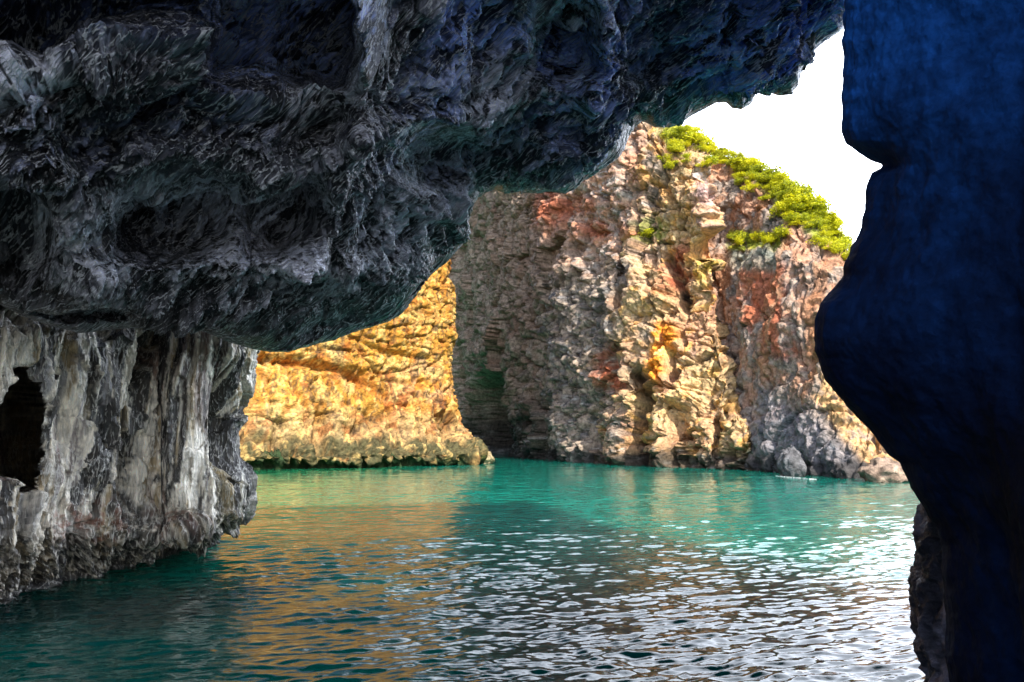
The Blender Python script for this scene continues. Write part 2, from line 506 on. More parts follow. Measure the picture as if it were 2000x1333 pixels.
disp = 0.50 * big + 0.10 * (mid - 0.6) + 0.36 * (st1 - 0.62) + 0.22 * (st2 - 0.6) + 0.012 * st3 + 0.20 * fa + 0.07 * fb + 0.035 * fc - 0.10 * np.exp(-(fae / 0.10) ** 2)
lipf = np.concatenate([0.25 + 0.75 * sstep(0, 60, np.arange(R0, 0, -1)), 0.30 + 0.70 * sstep(0, 0.06, v[:, 0]), np.ones(NB)])[:, None]
calmf = np.concatenate([np.ones((R0, NC)), calm, np.repeat(calm[-1:], NB, 0)])
P = full + N * ((disp - 0.5 * big) * calmf * lipf + 0.5 * big * lipf)[..., None]
# colour: dark limestone, pale mineral crust in streaks, bluish tint towards top and right, teal patches
dark = np.array([0.007, 0.008, 0.011]); midc = np.array([0.040, 0.043, 0.056]); pale = np.array([0.82, 0.84, 0.90])
cn = fbm(full * 0.8 + 91, 4)
tn = np.clip(0.5 + 1.3 * cn + 0.5 * (fbr - 0.5), 0, 1)
c = lerp(dark, midc, tn)
patch = sstep(-0.35, 0.25, fbm(full * 0.5 + 7, 3))
vein = sstep(0.62, 0.77, 0.45 * st2 + 0.35 * st4 + 0.15 * st1 + 0.22 * fcr + 0.10 * (patch - 0.5))
c = lerp(c, pale, 0.9 * vein * (0.25 + 0.75 * patch))
c = lerp(c, pale * 0.6, 0.6 * sstep(0.8, 0.9, fbr) * patch)
c = c * (0.25 + 0.75 * sstep(0.02, 0.2, vv + 0.05 * cn))[..., None]  # shade under the lip painted in: colour darkens towards the edge
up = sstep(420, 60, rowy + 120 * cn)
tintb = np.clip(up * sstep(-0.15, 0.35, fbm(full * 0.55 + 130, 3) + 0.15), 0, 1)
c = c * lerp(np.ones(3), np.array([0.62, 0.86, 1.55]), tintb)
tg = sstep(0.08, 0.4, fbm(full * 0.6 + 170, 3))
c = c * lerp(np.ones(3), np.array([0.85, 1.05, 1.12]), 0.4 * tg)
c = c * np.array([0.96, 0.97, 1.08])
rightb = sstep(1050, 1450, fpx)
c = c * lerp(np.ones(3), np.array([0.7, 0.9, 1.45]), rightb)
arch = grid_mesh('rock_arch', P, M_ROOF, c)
tag(arch, 'dark jagged rock roof of the sea cave hanging over the whole left and top', 'cave roof')

# ------------------------------------------------------------------ pillar at the left
EDGE = [(480, 527), (560, 526), (640, 524), (690, 519), (720, 508), (760, 497), (810, 492), (850, 490), (900, 486), (960, 488), (1000, 485),
        (1018, 474), (1032, 448), (1046, 418), (1062, 402), (1090, 398)]
lev = [470, 560, 620, 660, 700, 740, 790, 850, 900, 960, 1000, 1018, 1030, 1040, 1048]
cols_f = [-420, -250, -100, 0, 100, 200, 300]
wline = [(-420, 1262), (-250, 1222), (-100, 1188), (0, 1163), (100, 1132), (200, 1110), (300, 1090), (402, 1062)]


def dwater(y):
    return (CZ) * F / (np.asarray(y, float) - HY) * 1.0


net = []
for y in lev:
    e = interp(y, EDGE)
    row = []
    xs = cols_f + [e - 75, e - 30, e - 8, e]
    for k, x in enumerate(xs):
        xw = min(x, 402)
        dw = dwater(interp(xw, wline))
        dd = dw - 1.0 + 0.5 * (y < 640)
        if x > 330:
            dd = 13.3 + (x - 330) / 200 * 1.5
        if k >= 7:
            dd = dd + (0.0, 0.15, 0.5, 0.95)[k - 7]
        row.append(at(x, y, dd))
    row.append(at(e - 10, y, dd + 1.2)); row.append(at(e - 90, y, dd + 2.6)); row.append(at(-420, y, dd + 4.0)); row.append(row[0])
    net.append(row)
# waterline row and one below, set back under the overhang
for zz in (0.12, -0.5, -1.6):
    row = []
    e = 402
    xs = cols_f + [340, 375, 395, 402]
    for k, x in enumerate(xs):
        dw = dwater(interp(x, wline))
        p = at(x, interp(x, wline), dw); p[2] = zz
        row.append(p)
    p = row[-1]
    row.append(p + np.array([-0.3, 1.0, 0])); row.append(p + np.array([-1.2, 2.2, 0])); row.append(p + np.array([-6.5, 3.5, 0])); row.append(row[0])
    net.append(row)
net = np.array(net)
ctop = net[0].mean(0) + np.array([0, 0, 0.3])
net = np.concatenate([(ctop + 0.02 * (net[0] - ctop))[None], net])
A = resample(net, 0, 570, dens=[0.08, 0.5, 0.8] + [1] * (len(net) - 4))
A = resample(A, 1, 700, dens=[0.35, 0.6, 1, 1, 1, 1, 1, 1.3, 1.6, 1.8, 1.2, 0.4, 0.15, 0.1])
A0 = A.copy()
A = smooth(smooth(A, 0, 5, 2), 1, 5, 2)
px, py = proj(A)
cavity = poly_mask(px + 26 * fbm(A * 1.6, 3), py + 24 * fbm(A * 1.6 + 40, 3), [(0, 800), (30, 735), (62, 722), (76, 790), (82, 880), (70, 945), (40, 940), (-40, 900), (-60, 830)], 20)
cav2 = ell(px, py, 445, 820, 34, 95, 5) * 0.6 + ell(px, py, 235, 935, 26, 70, 0) * 0.4 + ell(px, py, 285, 690, 12, 60, -25) * 0.35
bul = ell(px, py, 335, 840, 50, 190, 4) * 0.35 + ell(px, py, 420, 720, 40, 110, 0) * 0.3 + ell(px, py, 190, 840, 40, 180, 8) * 0.3
N = normals(smooth(smooth(A, 0, 4), 1, 4), (250, 250, np.array([0.5, -0.8, 0])))
A = A - N * (0.7 * cavity + cav2)[..., None]
warp = fbm(A * 0.6 + 3, 3); warp2 = fbm(A * np.array([1.5, 1.5, 0.5]) + 33, 3)
uu = px * 0.01 - 0.10 * A[..., 2] + 0.22 * warp          # across the drip streaks
q = np.stack([uu, A[..., 2] * 0.20 + 0.25 * warp2, A[..., 1] * 0.12], -1)
fa, fae, far = facets(np.stack([uu * 1.3, A[..., 2] * 0.7 + 0.3 * warp2, A[..., 1] * 0.4], -1), 1.1)
fb, fbe, fbr = facets(np.stack([uu * 3.5, A[..., 2] * 2.0, A[..., 1]], -1), 1.2)
s1 = ridged(q * 1.0, 3); s2 = ridged(q * np.array([2.3, 1.6, 1]) + 11, 5, 0.6); s3 = fbm(A * 7, 4, 0.6)
low = sstep(1.25, 0.35, A[..., 2] + 0.25 * warp)
spk = ridged(A * 3.6 + 9, 3)
disp = 0.28 * fbm(A * 0.5, 2) + 0.26 * (s1 - 0.6) + 0.16 * fa + 0.06 * fb + 0.20 * (s2 - 0.6) + 0.05 * s3 + 0.2 * low * (spk - 0.6) + bul
disp = disp * (1 - 0.5 * cavity)
P = A + N * disp[..., None]
pale = np.array([0.80, 0.74, 0.62]); ochre = np.array([0.42, 0.36, 0.20]); brown = np.array([0.17, 0.105, 0.09]); dark = np.array([0.035, 0.034, 0.034]); grey = np.array([0.26, 0.255, 0.26])
z1 = fbm(q * np.array([0.8, 0.8, 1]) + 60, 3); z2 = fbm(q * np.array([1.3, 0.8, 1]) + 90, 3)
c = lerp(grey, brown, sstep(0.0, 0.35, z1 + 0.05))
c = lerp(c, ochre, 0.8 * sstep(0.05, 0.35, z2))
c = lerp(c, pale, sstep(0.58, 0.82, s2 * 0.6 + s1 * 0.4 + 0.25 * fbm(A * 1.1 + 70, 2)))
s5 = ridged(q * np.array([2.6, 1.6, 1]) + 71, 5, 0.65); s6 = ridged(q * np.array([2.2, 1.5, 1]) + 171, 5, 0.65)
c = lerp(c, pale, 0.8 * ell(px, py, 330, 850, 55, 170, 4) * sstep(0.35, 0.6, s2))
c = lerp(c, pale, 0.4 * sstep(-0.1, 0.35, z1 - 0.5 * z2) * (1 - low))
s7 = ridged(q * np.array([1.5, 1.0, 1]) + 271, 4, 0.6)
c = lerp(c, np.array([0.40, 0.29, 0.13]), 0.75 * sstep(0.60, 0.72, s7)); c = lerp(c, np.array([0.20, 0.105, 0.075]), 0.8 * sstep(0.60, 0.48, s7) * sstep(-0.2, 0.1, z1))
c = lerp(c, pale * 1.15, 0.97 * sstep(0.56, 0.66, s5 + 0.2 * z1) * (1 - low))
c = lerp(c, dark * 0.6, 0.95 * sstep(0.585, 0.665, s6 + 0.25 * z2) * (1 - 0.5 * low))
c = lerp(c, brown, 0.7 * ell(px, py, 400, 740, 40, 110, 0) * sstep(0.8, 0.5, s2))
c = lerp(c, dark, 0.85 * sstep(0.52, 0.36, s2 * 0.7 + s1 * 0.3 + 0.15 * s3))
c = lerp(c, dark * 1.6, 0.8 * low * sstep(0.75, 0.5, spk))
spk2 = ridged(A * 8.0 + 19, 3)
c = lerp(c, dark, 0.8 * low * sstep(0.66, 0.56, spk2))
c = lerp(c, pale, 0.85 * low * sstep(0.70, 0.80, spk2))
rust = np.array([0.25, 0.09, 0.05])
c = lerp(c, rust, 0.7 * ell(px, py, 160, 1020, 70, 40, 0) * sstep(-0.1, 0.2, s3) + 0.5 * ell(px, py, 330, 1010, 60, 30, 0) * sstep(0, 0.2, s3))
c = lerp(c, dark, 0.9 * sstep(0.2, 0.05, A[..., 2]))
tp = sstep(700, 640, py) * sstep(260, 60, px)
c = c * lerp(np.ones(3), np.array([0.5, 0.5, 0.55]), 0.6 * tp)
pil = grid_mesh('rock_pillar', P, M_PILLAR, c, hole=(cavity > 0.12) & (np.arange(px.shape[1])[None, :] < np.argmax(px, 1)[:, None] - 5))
tag(pil, 'pale streaked grey rock pillar standing in the water under the cave roof', 'rock pillar')

# ------------------------------------------------------------------ dark cave wall far left
net = []
for z in (-1.5, 1, 4, 8, 14):
    net.append([(-9.5, -12, z), (-10, -4, z), (-10.5, 4, z), (-11.5, 9, z), (-13, 14, z), (-15, 20, z), (-20, 26, z)])
A = np.array(net, float)
A = resample(resample(A, 0, 90), 1, 220); A = smooth(A, 1, 8)
N = normals(A, (40, 60, np.array([1.0, 0, 0])))
d = 0.9 * fbm(A * 0.3, 3) + 0.5 * (ridged(A * 0.8, 4) - 0.6)
P = A + N * d[..., None]
c = lerp(np.array([0.02, 0.02, 0.025]), np.array([0.11, 0.11, 0.12]), np.clip(0.5 + fbm(A * 0.9, 4), 0, 1))
o = grid_mesh('cave_wall', P, M_CEIL, c)
tag(o, 'black rock wall in the recess left of the pale streaked pillar', 'cave wall')

# ------------------------------------------------------------------ near right wall
E = [(-1300, 1640), (-600, 1655), (-60, 1655), (20, 1648), (60, 1645), (150, 1640), (210, 1638), (255, 1641), (280, 1650), (298, 1672), (312, 1700), (322, 1724), (328, 1722),
     (338, 1702), (352, 1694), (372, 1690), (412, 1689), (440, 1684), (470, 1676), (495, 1664), (515, 1652), (540, 1648), (560, 1634), (585, 1606),
     (600, 1600), (620, 1593), (650, 1589), (680, 1591), (710, 1600), (740, 1611), (770, 1632), (795, 1652), (820, 1682), (845, 1706), (866, 1722), (888, 1738),
     (903, 1760), (925, 1768), (950, 1778), (975, 1796), (1000, 1812), (1030, 1830), (1060, 1838), (1120, 1842), (1200, 1850), (1280, 1846), (1350, 1852), (1600, 1860), (2300, 1900)]
ys = np.concatenate([np.linspace(-1300, -120, 60), np.linspace(-112, 1450, 560), np.linspace(1460, 2300, 40)])
ex = interp(ys, E)
ex = ex + 4.4 * fbm(np.stack([ys * 0.03, ys * 0, ys * 0 + 1], -1), 3)
DE = 4.9 + 0.0 * ys
exs = smooth(ex[:, None], 0, 22, 3)[:, 0]; exs2 = smooth(ex[:, None], 0, 45, 3)[:, 0]
back_c = np.stack([at(ex + 420, ys, DE + 5.0), at(ex + 160, ys, DE + 2.6), at(ex + 40, ys, DE + 1.0), at(ex + 8, ys, DE + 0.32)], 1)
fr = [at(ex, ys, DE), at(ex + 5, ys, DE - 0.10), at(ex + 18, ys, DE - 0.22), at(0.25 * ex + 0.75 * exs + 60, ys, DE - 0.42), at(exs2 + 150, ys, DE - 0.8),
      at(2000 + 0 * ys, ys, 3.55 + 0 * ys), at(2350 + 0 * ys, ys, 2.6 + 0 * ys)]
fr = np.stack(fr, 1)
zc = fr[:, -1, 2]
tail = np.stack([np.stack([2.15 + 0 * ys, 1.0 + 0 * ys, zc], -1), np.stack([3.4 + 0 * ys, -0.8 + 0 * ys, zc], -1), np.stack([9 + 0 * ys, -1.2 + 0 * ys, zc], -1)], 1)
net = np.concatenate([back_c, fr, tail], 1)
A = resample(net, 1, 420, dens=[0.3, 0.6, 1.5, 5, 12, 10, 5, 2.5, 1.6, 1.2, 0.5, 0.2, 0.1])
N = normals(smooth(smooth(A, 0, 6), 1, 3), (300, 300, np.array([-0.8, -0.6, 0])))
edgef = 0.5 + 0.5 * sstep(0.05, 0.5, np.abs(A[..., 1] - 4.9))
d = 0.10 * fbm(A * 0.8, 3) + 0.05 * (ridged(A * 1.7 + 4, 4) - 0.6) + 0.015 * fbm(A * 5, 3) + 0.008 * fbm(A * 12, 3)
P = A + N * (d * edgef)[..., None]
px, py = proj(A)
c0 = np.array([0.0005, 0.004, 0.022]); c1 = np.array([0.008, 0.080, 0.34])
c = lerp(c0, c1, np.clip(0.08 + 0.3 * fbm(A * 0.9 + 4, 3) + 0.8 * sstep(3.2, 4.6, A[..., 2] + 0.5 * fbm(A * 0.7, 2)), 0, 1))  # blue shade and the hazy glow near the top are put into the colour
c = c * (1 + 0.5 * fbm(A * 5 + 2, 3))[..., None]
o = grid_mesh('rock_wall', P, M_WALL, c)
tag(o, 'near smooth rock wall in deep blue shade filling the right side', 'rock wall')

# lower ledge standing just beyond the near wall, at the water
E2 = [(930, 1800), (960, 1800), (985, 1799), (1010, 1797), (1040, 1796), (1080, 1792), (1120, 1789), (1160, 1788), (1210, 1786), (1250, 1790), (1290, 1798), (1320, 1806), (1360, 1812), (1480, 1822)]
ys = np.linspace(930, 1480, 330)
ex = interp(ys, E2) + 3 * fbm(np.stack([ys * 0.03, ys * 0, ys * 0 + 5], -1), 3)
DE = 6.4 + 0 * ys
topf = sstep(930, 990, ys)
ex = ex + (1 - topf) * 40
net = np.stack([at(ex + 130, ys, DE + 1.2), at(ex + 50, ys, DE + 0.9), at(ex + 6, ys, DE + 0.35), at(ex, ys, DE), at(ex + 12, ys, DE - 0.2), at(ex + 60, ys, DE - 0.5), at(ex + 180, ys, DE - 0.9), at(ex + 260, ys, DE - 0.9)], 1)
A = resample(net, 1, 200, dens=[0.5, 1, 2, 3, 3, 2, 1, 0.5])[:, :] if False else resample(net, 1, 200)
N = normals(smooth(smooth(A, 0, 6), 1, 3), (160, 110, np.array([-0.6, -0.8, 0])))
d = 0.10 * fbm(A * 1.6, 3) + 0.13 * (ridged(A * 2.6, 4) - 0.6) + 0.03 * fbm(A * 11, 3)
P = A + N * (d * (0.3 + 0.7 * sstep(0, 25, np.abs(np.arange(200) - 85)))[None, :])[..., None]
c = lerp(np.array([0.03, 0.032, 0.06]), np.array([0.22, 0.22, 0.32]), sstep(0.0, 0.5, fbm(A * 3.0, 4) + 0.1))
o = grid_mesh('rock_ledge', P, M_CEIL, c)
tag(o, 'narrow rough grey rock ledge at the foot of the dark blue wall', 'rock ledge')

# ------------------------------------------------------------------ orange cliff beyond the pillar
pts = np.array([(-70, 34), (-45, 44), (-30, 51), (-18.9, 57.6), (-12, 61.8), (-7.5, 65.5), (-5.3, 68.2), (-4.9, 69.6), (-6, 72), (-11, 80), (-24, 92)], float)
tn_ = np.gradient(pts, axis=0); nn = np.stack([tn_[:, 1], -tn_[:, 0]], 1); nn /= np.linalg.norm(nn, axis=1)[:, None]
levs = [(-1.5, 2.0), (0.15, 2.1), (0.35, 2.9), (0.9, 3.1), (1.5, 2.6), (2.1, 1.9), (3.0, 1.35), (4.6, 0.9), (6.6, 0.1), (8.8, -0.15), (12, 0.1), (15, 0.2), (18, -0.4), (24, -2), (26, -6), (26.5, -16)]
net = np.array([[(p[0] + n[0] * o_, p[1] + n[1] * o_, z) for p, n in zip(pts, nn)] for z, o_ in levs])
A = resample(net, 0, 360, dens=[0.5, 1.6, 1.6, 1.5, 1.4, 1.3, 1.2, 1, 1, 1, 1, 1, 0.8, 0.3, 0.1])
A = resample(A, 1, 460, dens=[0.15, 0.4, 0.8, 1, 1.1, 1.3, 1.5, 1.5, 1, 0.3])
A = smooth(smooth(A, 0, 3), 1, 5)
N = normals(smooth(smooth(A, 0, 3), 1, 3), (150, 250, np.array([0.5, -0.8, 0])))
px, py = proj(A)
al = A[..., 0] * 0.8 + A[..., 1] * 0.6; hz = A[..., 2]
w1 = fbm(A * 0.25, 3); w2 = fbm(A * 0.6 + 8, 3)
strata = ridged(np.stack([al * 0.12, hz * 0.55 + 0.9 * w1 - 0.02 * al, 0 * al], -1), 3)
vert = ridged(np.stack([al * 0.9 + w2, hz * 0.22 + w1, 0 * al + 4], -1), 3)
lowb = sstep(3.0, 1.2, hz + 0.8 * w2)
f1, f2, rv = cells(np.stack([al * 0.55 + 0.4 * w2, hz * 0.6 + 0.4 * w1, 0 * al], -1))
fa, fae, far = facets(np.stack([al * 0.45 + 0.2 * w2, hz * 0.8 + 0.5 * w1, A[..., 1] * 0.2], -1), 1.1)
fb, fbe, fbr = facets(np.stack([al * 1.5, hz * 1.9 + 0.8 * w1, A[..., 1] * 0.7], -1), 1.3)
rough = ridged(A * 0.9 + 14, 4)
crack = line_bump(px, py, [(515, 702), (590, 706), (660, 722), (720, 745), (760, 770)], 9)
crack2 = line_bump(px, py, [(700, 665), (760, 690), (840, 700)], 5)
caves = ell(px, py, 628, 848, 12, 50, 0) + 0.6 * ell(px, py, 735, 810, 14, 22, 20) + 0.8 * ell(px, py, 880, 830, 16, 24, 20) + 0.5 * ell(px, py, 545, 845, 12, 25)
bed = noise(np.stack([al * 0.06, hz * 0.85 + 1.0 * w1 - 0.02 * al, 0 * al + 5], -1))
k1, k2, kr = cells(np.stack([al * 0.40 + 0.3 * w2, hz * 0.13 + 0.2 * w1, 0 * al + 8], -1))
disp = -0.25 * np.exp(-(bed / 0.06) ** 2) * sstep(-0.25, 0.1, w2) - 0.55 * np.exp(-((k2 - k1) / 0.045) ** 2) + 1.0 * fbm(A * 0.16, 2) + 0.20 * (strata - 0.6) + 0.16 * (rough - 0.6) + 0.20 * fa + 0.09 * fb - 0.12 * np.exp(-(fae / 0.06) ** 2) + lowb * 1.1 * (vert - 0.6) + 0.18 * fbm(A * 2.6, 3) - 0.9 * crack - 0.45 * crack2 - 1.3 * np.clip(caves, 0, 1)
P = A + N * (disp * sstep(-1.0, 0.3, hz) + 0.0)[..., None]
org = np.array([0.45, 0.21, 0.032]); yel = np.array([0.54, 0.275, 0.050]); pk = np.array([0.46, 0.27, 0.16]); red = np.array([0.33, 0.09, 0.018]); gg = np.array([0.060, 0.062, 0.030]); cream = np.array([0.52, 0.36, 0.14]); grn = np.array([0.025, 0.05, 0.02]); dk = np.array([0.07, 0.045, 0.03])
c = lerp(yel, org, np.clip(0.45 + 1.6 * fbm(A * 0.35 + 40, 4), 0, 1))
c = lerp(c, red, 0.75 * sstep(0.12, 0.4, fbm(np.stack([al * 0.5, hz * 0.18, 0 * al], -1) + 70, 4)))
c = lerp(c, cream, 0.8 * sstep(0.1, 0.4, fbm(A * 0.5 + 100, 4)))
c = lerp(c, pk, 0.6 * ell(px, py, 840, 740, 60, 50) * sstep(-0.1, 0.2, w2))
c = lerp(c, red, 0.7 * ell(px, py, 870, 800, 40, 25) * sstep(-0.1, 0.3, w2 + 0.1) + 0.6 * line_bump(px, py, [(515, 695), (620, 703), (720, 745), (770, 785)], 12))
c = lerp(c, org, 0.6 * sstep(7, 13, hz + 4 * w1))
c = lerp(c, np.array([0.40, 0.29, 0.15]), 0.7 * sstep(5.0, 3.0, hz + w2))
spk = fbm(A * 5.0 + 200, 3, 0.7)
drip2 = ridged(np.stack([al * 1.1 + w2, hz * 0.25, 0 * al + 17], -1), 4, 0.65)
c = lerp(c, np.array([0.66, 0.46, 0.16]), 0.7 * sstep(0.66, 0.8, drip2))
c = lerp(c, dk, 0.7 * sstep(0.22, 0.42, spk))
c = lerp(c, np.array([0.10, 0.04, 0.015]), 0.6 * np.exp(-(bed / 0.05) ** 2) * sstep(-0.25, 0.1, w2))
drip = ridged(np.stack([al * 1.8 + w2, hz * 0.35, 0 * al + 7], -1), 4, 0.65)
c = lerp(c, dk, 0.75 * sstep(0.70, 0.82, drip + 0.2 * w2))
c = lerp(c, red, 0.5 * sstep(0.8, 0.95, fbr))
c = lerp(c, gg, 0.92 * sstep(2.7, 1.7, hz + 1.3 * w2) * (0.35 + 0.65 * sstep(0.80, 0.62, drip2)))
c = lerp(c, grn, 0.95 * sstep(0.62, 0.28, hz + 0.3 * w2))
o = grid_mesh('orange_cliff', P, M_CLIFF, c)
tag(o, 'sunlit orange and yellow cliff rising from the water beyond the pale pillar', 'cliff')

# ------------------------------------------------------------------ central headland
pts = np.array([(-14, 128), (-8.5, 124), (-5.2, 112), (-2.5, 100), (0.2, 91), (2.2, 84), (4.6, 75.5), (7.2, 69.8), (10.2, 65.5), (13, 62.6), (15.4, 60.4), (16.4, 61.2), (17.3, 65), (19, 74), (24, 88)], float)
fl = np.array([0, 0, 0, 0, 0, 0.3, 0.8, 1.4, 2.6, 4.2, 6.0, 6.0, 4, 1, 0])       # how far the foot stands out
topz = np.array([50, 50, 47, 43, 39, 36, 34, 34, 33.0, 28.3, 25.4, 24.2, 22, 20, 18])
tn_ = np.gradient(pts, axis=0); nn = np.stack([tn_[:, 1], -tn_[:, 0]], 1); nn /= np.linalg.norm(nn, axis=1)[:, None]
net = []
for f_, k_, ln in ((-0.06, 1.0, 0), (0.01, 1.0, 0), (0.06, 0.95, 0), (0.12, 0.78, 0), (0.2, 0.5, 0.1), (0.3, 0.25, 0.25), (0.45, 0.05, 0.6), (0.6, 0, 1.0), (0.72, 0, 1.1), (0.82, 0, 1.3), (0.93, 0, 2.2), (1.0, 0, 4.2), (1.03, 0, 8), (0.9, 0, 20)):
    row = []
    for p, n, f2_, tz in zip(pts, nn, fl, topz):
        z = f_ * tz
        oX = n[0] * (-ln * 0.5); oY = -f2_ * k_ * 1.0 - n[1] * 0 + (ln if ln else 0)
        row.append((p[0] + oX + 0.10 * f2_ * k_, p[1] + oY, z))
    net.append(row)
net = np.array(net)
A = resample(net, 0, 480, dens=[0.5, 1.5, 1.3, 1.2, 1, 1, 1, 1, 1, 1, 1, 0.5, 0.15])
A = resample(A, 1, 620, dens=[0.15, 0.3, 0.35, 0.55, 0.7, 0.8, 1, 1.2, 1.4, 1.5, 1.6, 1.2, 0.5, 0.2])
A = smooth(smooth(A, 0, 5), 1, 4)
N = normals(smooth(smooth(A, 0, 4), 1, 4), (240, 400, np.array([-0.3, -0.9, 0])))
px, py = proj(A)
cleft = ell(px , py , 946, 850, 34, 105, 0, 0.4)
A = A - N * (18 * cleft)[..., None]
al = A[..., 0] * 0.75 - A[..., 1] * 0.66; hz = A[..., 2]
w1 = fbm(A * 0.2, 3); w2 = fbm(A * 0.55 + 8, 3)
rough = ridged(A * 0.55 + 14, 5, 0.6)
chaos = sstep(1040, 1120, px + 70 * w2)                     # the left strip is smoother than the rest
f1, f2, rv = cells(A * 0.5 + 0.5 * np.stack([w2, w1, w2], -1))
fa, fae, far = facets(A * np.array([0.33, 0.33, 0.42]) + 0.25 * np.stack([w2, w1, w2], -1), 1.1)
fb, fbe, fbr = facets(A * np.array([0.95, 0.95, 1.15]), 1.3)
fc, fce, fcr = facets(A * np.array([2.4, 2.4, 2.6]), 1.3)
strata = ridged(np.stack([al * 0.06, hz * 0.45 + 0.8 * w1 + 0.02 * al, 0 * al], -1), 3)
gul = 0.0
gul = gul + 4.0 * line_bump(px, py, [(1246, 915), (1240, 850), (1262, 790)], 11) + 1.4 * line_bump(px, py, [(1262, 790), (1250, 720)], 8)
gul = gul + 1.2 * line_bump(px, py, [(1340, 590), (1325, 545), (1300, 500)], 12)
gul = gul + 1.6 * ell(px, py, 1385, 485, 30, 22, 35)
gul = gul + 1.0 * line_bump(px, py, [(1310, 690), (1315, 730)], 10) + 0.8 * line_bump(px, py, [(1215, 745), (1190, 700)], 12)
gul = gul + 0.9 * line_bump(px, py, [(1048, 900), (1052, 700), (1060, 560), (1040, 380)], 14)
gul = gul + 0.8 * line_bump(px, py, [(1330, 850), (1335, 800), (1300, 800)], 12) + 0.9 * line_bump(px, py, [(1395, 870), (1390, 810)], 8)
gul = gul - 1.0 * line_bump(px, py, [(1300, 900), (1310, 830), (1330, 760)], 16) - 0.8 * line_bump(px, py, [(1200, 890), (1210, 820)], 20)
gul = gul - 0.5 * ell(px, py, 1370, 380, 45, 70, 10)
gy_ = 3.0 * line_bump(px, py, [(1247, 915), (1242, 850), (1264, 785), (1254, 735)], 12) + 2.2 * ell(px, py, 1388, 480, 30, 18, 35) + 1.6 * line_bump(px, py, [(1326, 905), (1330, 840), (1322, 800)], 11) + 1.5 * line_bump(px, py, [(1396, 890), (1392, 815)], 9) + 1.2 * line_bump(px, py, [(1340, 600), (1325, 545), (1300, 500)], 10) + 1.2 * line_bump(px, py, [(1160, 900), (1150, 820), (1175, 760)], 9) + 1.0 * line_bump(px, py, [(1316, 740), (1312, 690)], 9) + 1.0 * line_bump(px, py, [(1205, 690), (1220, 560), (1205, 440)], 6) + 1.0 * line_bump(px, py, [(1412, 800), (1418, 640), (1408, 480)], 7)
h1, h2, hv = cells(np.stack([al * 0.32 + 0.3 * w2, hz * 0.42 + 0.3 * w1, 0 * al + 3], -1))
big_f, big_e, big_r = facets(A * np.array([0.17, 0.17, 0.13]) + 0.2 * np.stack([w1, w2, w1], -1), 1.0)
k1, k2, kr = cells(np.stack([al * 0.30 + 0.35 * w2, hz * 0.085 + 0.2 * w1, 0 * al + 8], -1))
bed = noise(np.stack([al * 0.07, hz * 0.75 + 1.2 * w1 + 0.03 * al, 0 * al + 5], -1))
cracks = 0.9 * np.exp(-((k2 - k1) / 0.045) ** 2) + 0.35 * np.exp(-(bed / 0.07) ** 2) * sstep(-0.2, 0.2, w2)
disp = 1.1 * big_f - cracks + (1 - chaos) * (0.9 * (hv - 0.5) - 0.35 * np.exp(-((h2 - h1) / 0.06) ** 2)) + 1.3 * fbm(A * 0.13, 2) + (0.2 + 0.35 * chaos) * (rough - 0.55) + (0.30 + 0.40 * chaos) * fa + (0.14 + 0.12 * chaos) * fb + (0.05 + 0.05 * chaos) * fc - (0.1 + 0.2 * chaos) * np.exp(-(fae / 0.06) ** 2) + 0.35 * (strata - 0.6) + 0.2 * fbm(A * 2.2, 3) - gul
P = A + N * (disp * sstep(-1.2, 0.4, hz) )[..., None]
P = P + (gy_ * sstep(-1.2, 0.4, hz))[..., None] * np.array([0.12, 1.0, 0])
gr = np.array([0.37, 0.29, 0.225]); dkg = np.array([0.10, 0.095, 0.10]); cream = np.array([0.62, 0.42, 0.20]); pink = np.array([0.52, 0.26, 0.15]); red = np.array([0.42, 0.13, 0.065]); org = np.array([0.78, 0.27, 0.03]); brn = np.array([0.20, 0.13, 0.09]); yel = np.array([0.62, 0.42, 0.08]); wht = np.array([0.62, 0.58, 0.52])
big = fbm(A * 0.3 + 21, 4); fine = fbm(A * 1.4 + 60, 4, 0.6); vst = fbm(np.stack([al * 0.7, hz * 0.15 + w1, 0 * al], -1) + 44, 4)
c = lerp(gr, dkg, np.clip(0.4 + 1.3 * fine + 0.8 * (fbr - 0.5), 0, 1))
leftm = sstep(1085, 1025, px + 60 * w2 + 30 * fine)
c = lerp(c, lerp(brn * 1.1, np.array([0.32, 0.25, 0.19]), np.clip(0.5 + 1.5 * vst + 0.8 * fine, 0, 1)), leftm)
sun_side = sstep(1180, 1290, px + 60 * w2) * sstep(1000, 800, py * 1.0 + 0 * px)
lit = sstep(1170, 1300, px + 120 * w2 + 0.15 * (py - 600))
c = lerp(c, lerp(cream, pink, np.clip(0.3 + 1.5 * big, 0, 1)), 0.85 * lit)  # sunlit side of the face made paler in the rock colour
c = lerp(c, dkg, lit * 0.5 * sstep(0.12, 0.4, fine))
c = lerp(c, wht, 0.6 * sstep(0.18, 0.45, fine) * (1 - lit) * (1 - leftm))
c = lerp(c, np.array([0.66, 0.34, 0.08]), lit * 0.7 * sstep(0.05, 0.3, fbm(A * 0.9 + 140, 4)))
upm = sstep(560, 460, py + 60 * w2) * (1 - leftm) * sstep(1300, 1180, px)
c = lerp(c, lerp(pink, np.array([0.46, 0.40, 0.36]), np.clip(0.5 + 1.8 * fine, 0, 1)), 0.8 * upm)


def stain(c, col, m, k=0.9, nz=None):
    nz = w2 + 0.6 * fine if nz is None else nz
    return lerp(c, col, np.clip(k * m * sstep(-0.35, 0.12, nz), 0, 1))


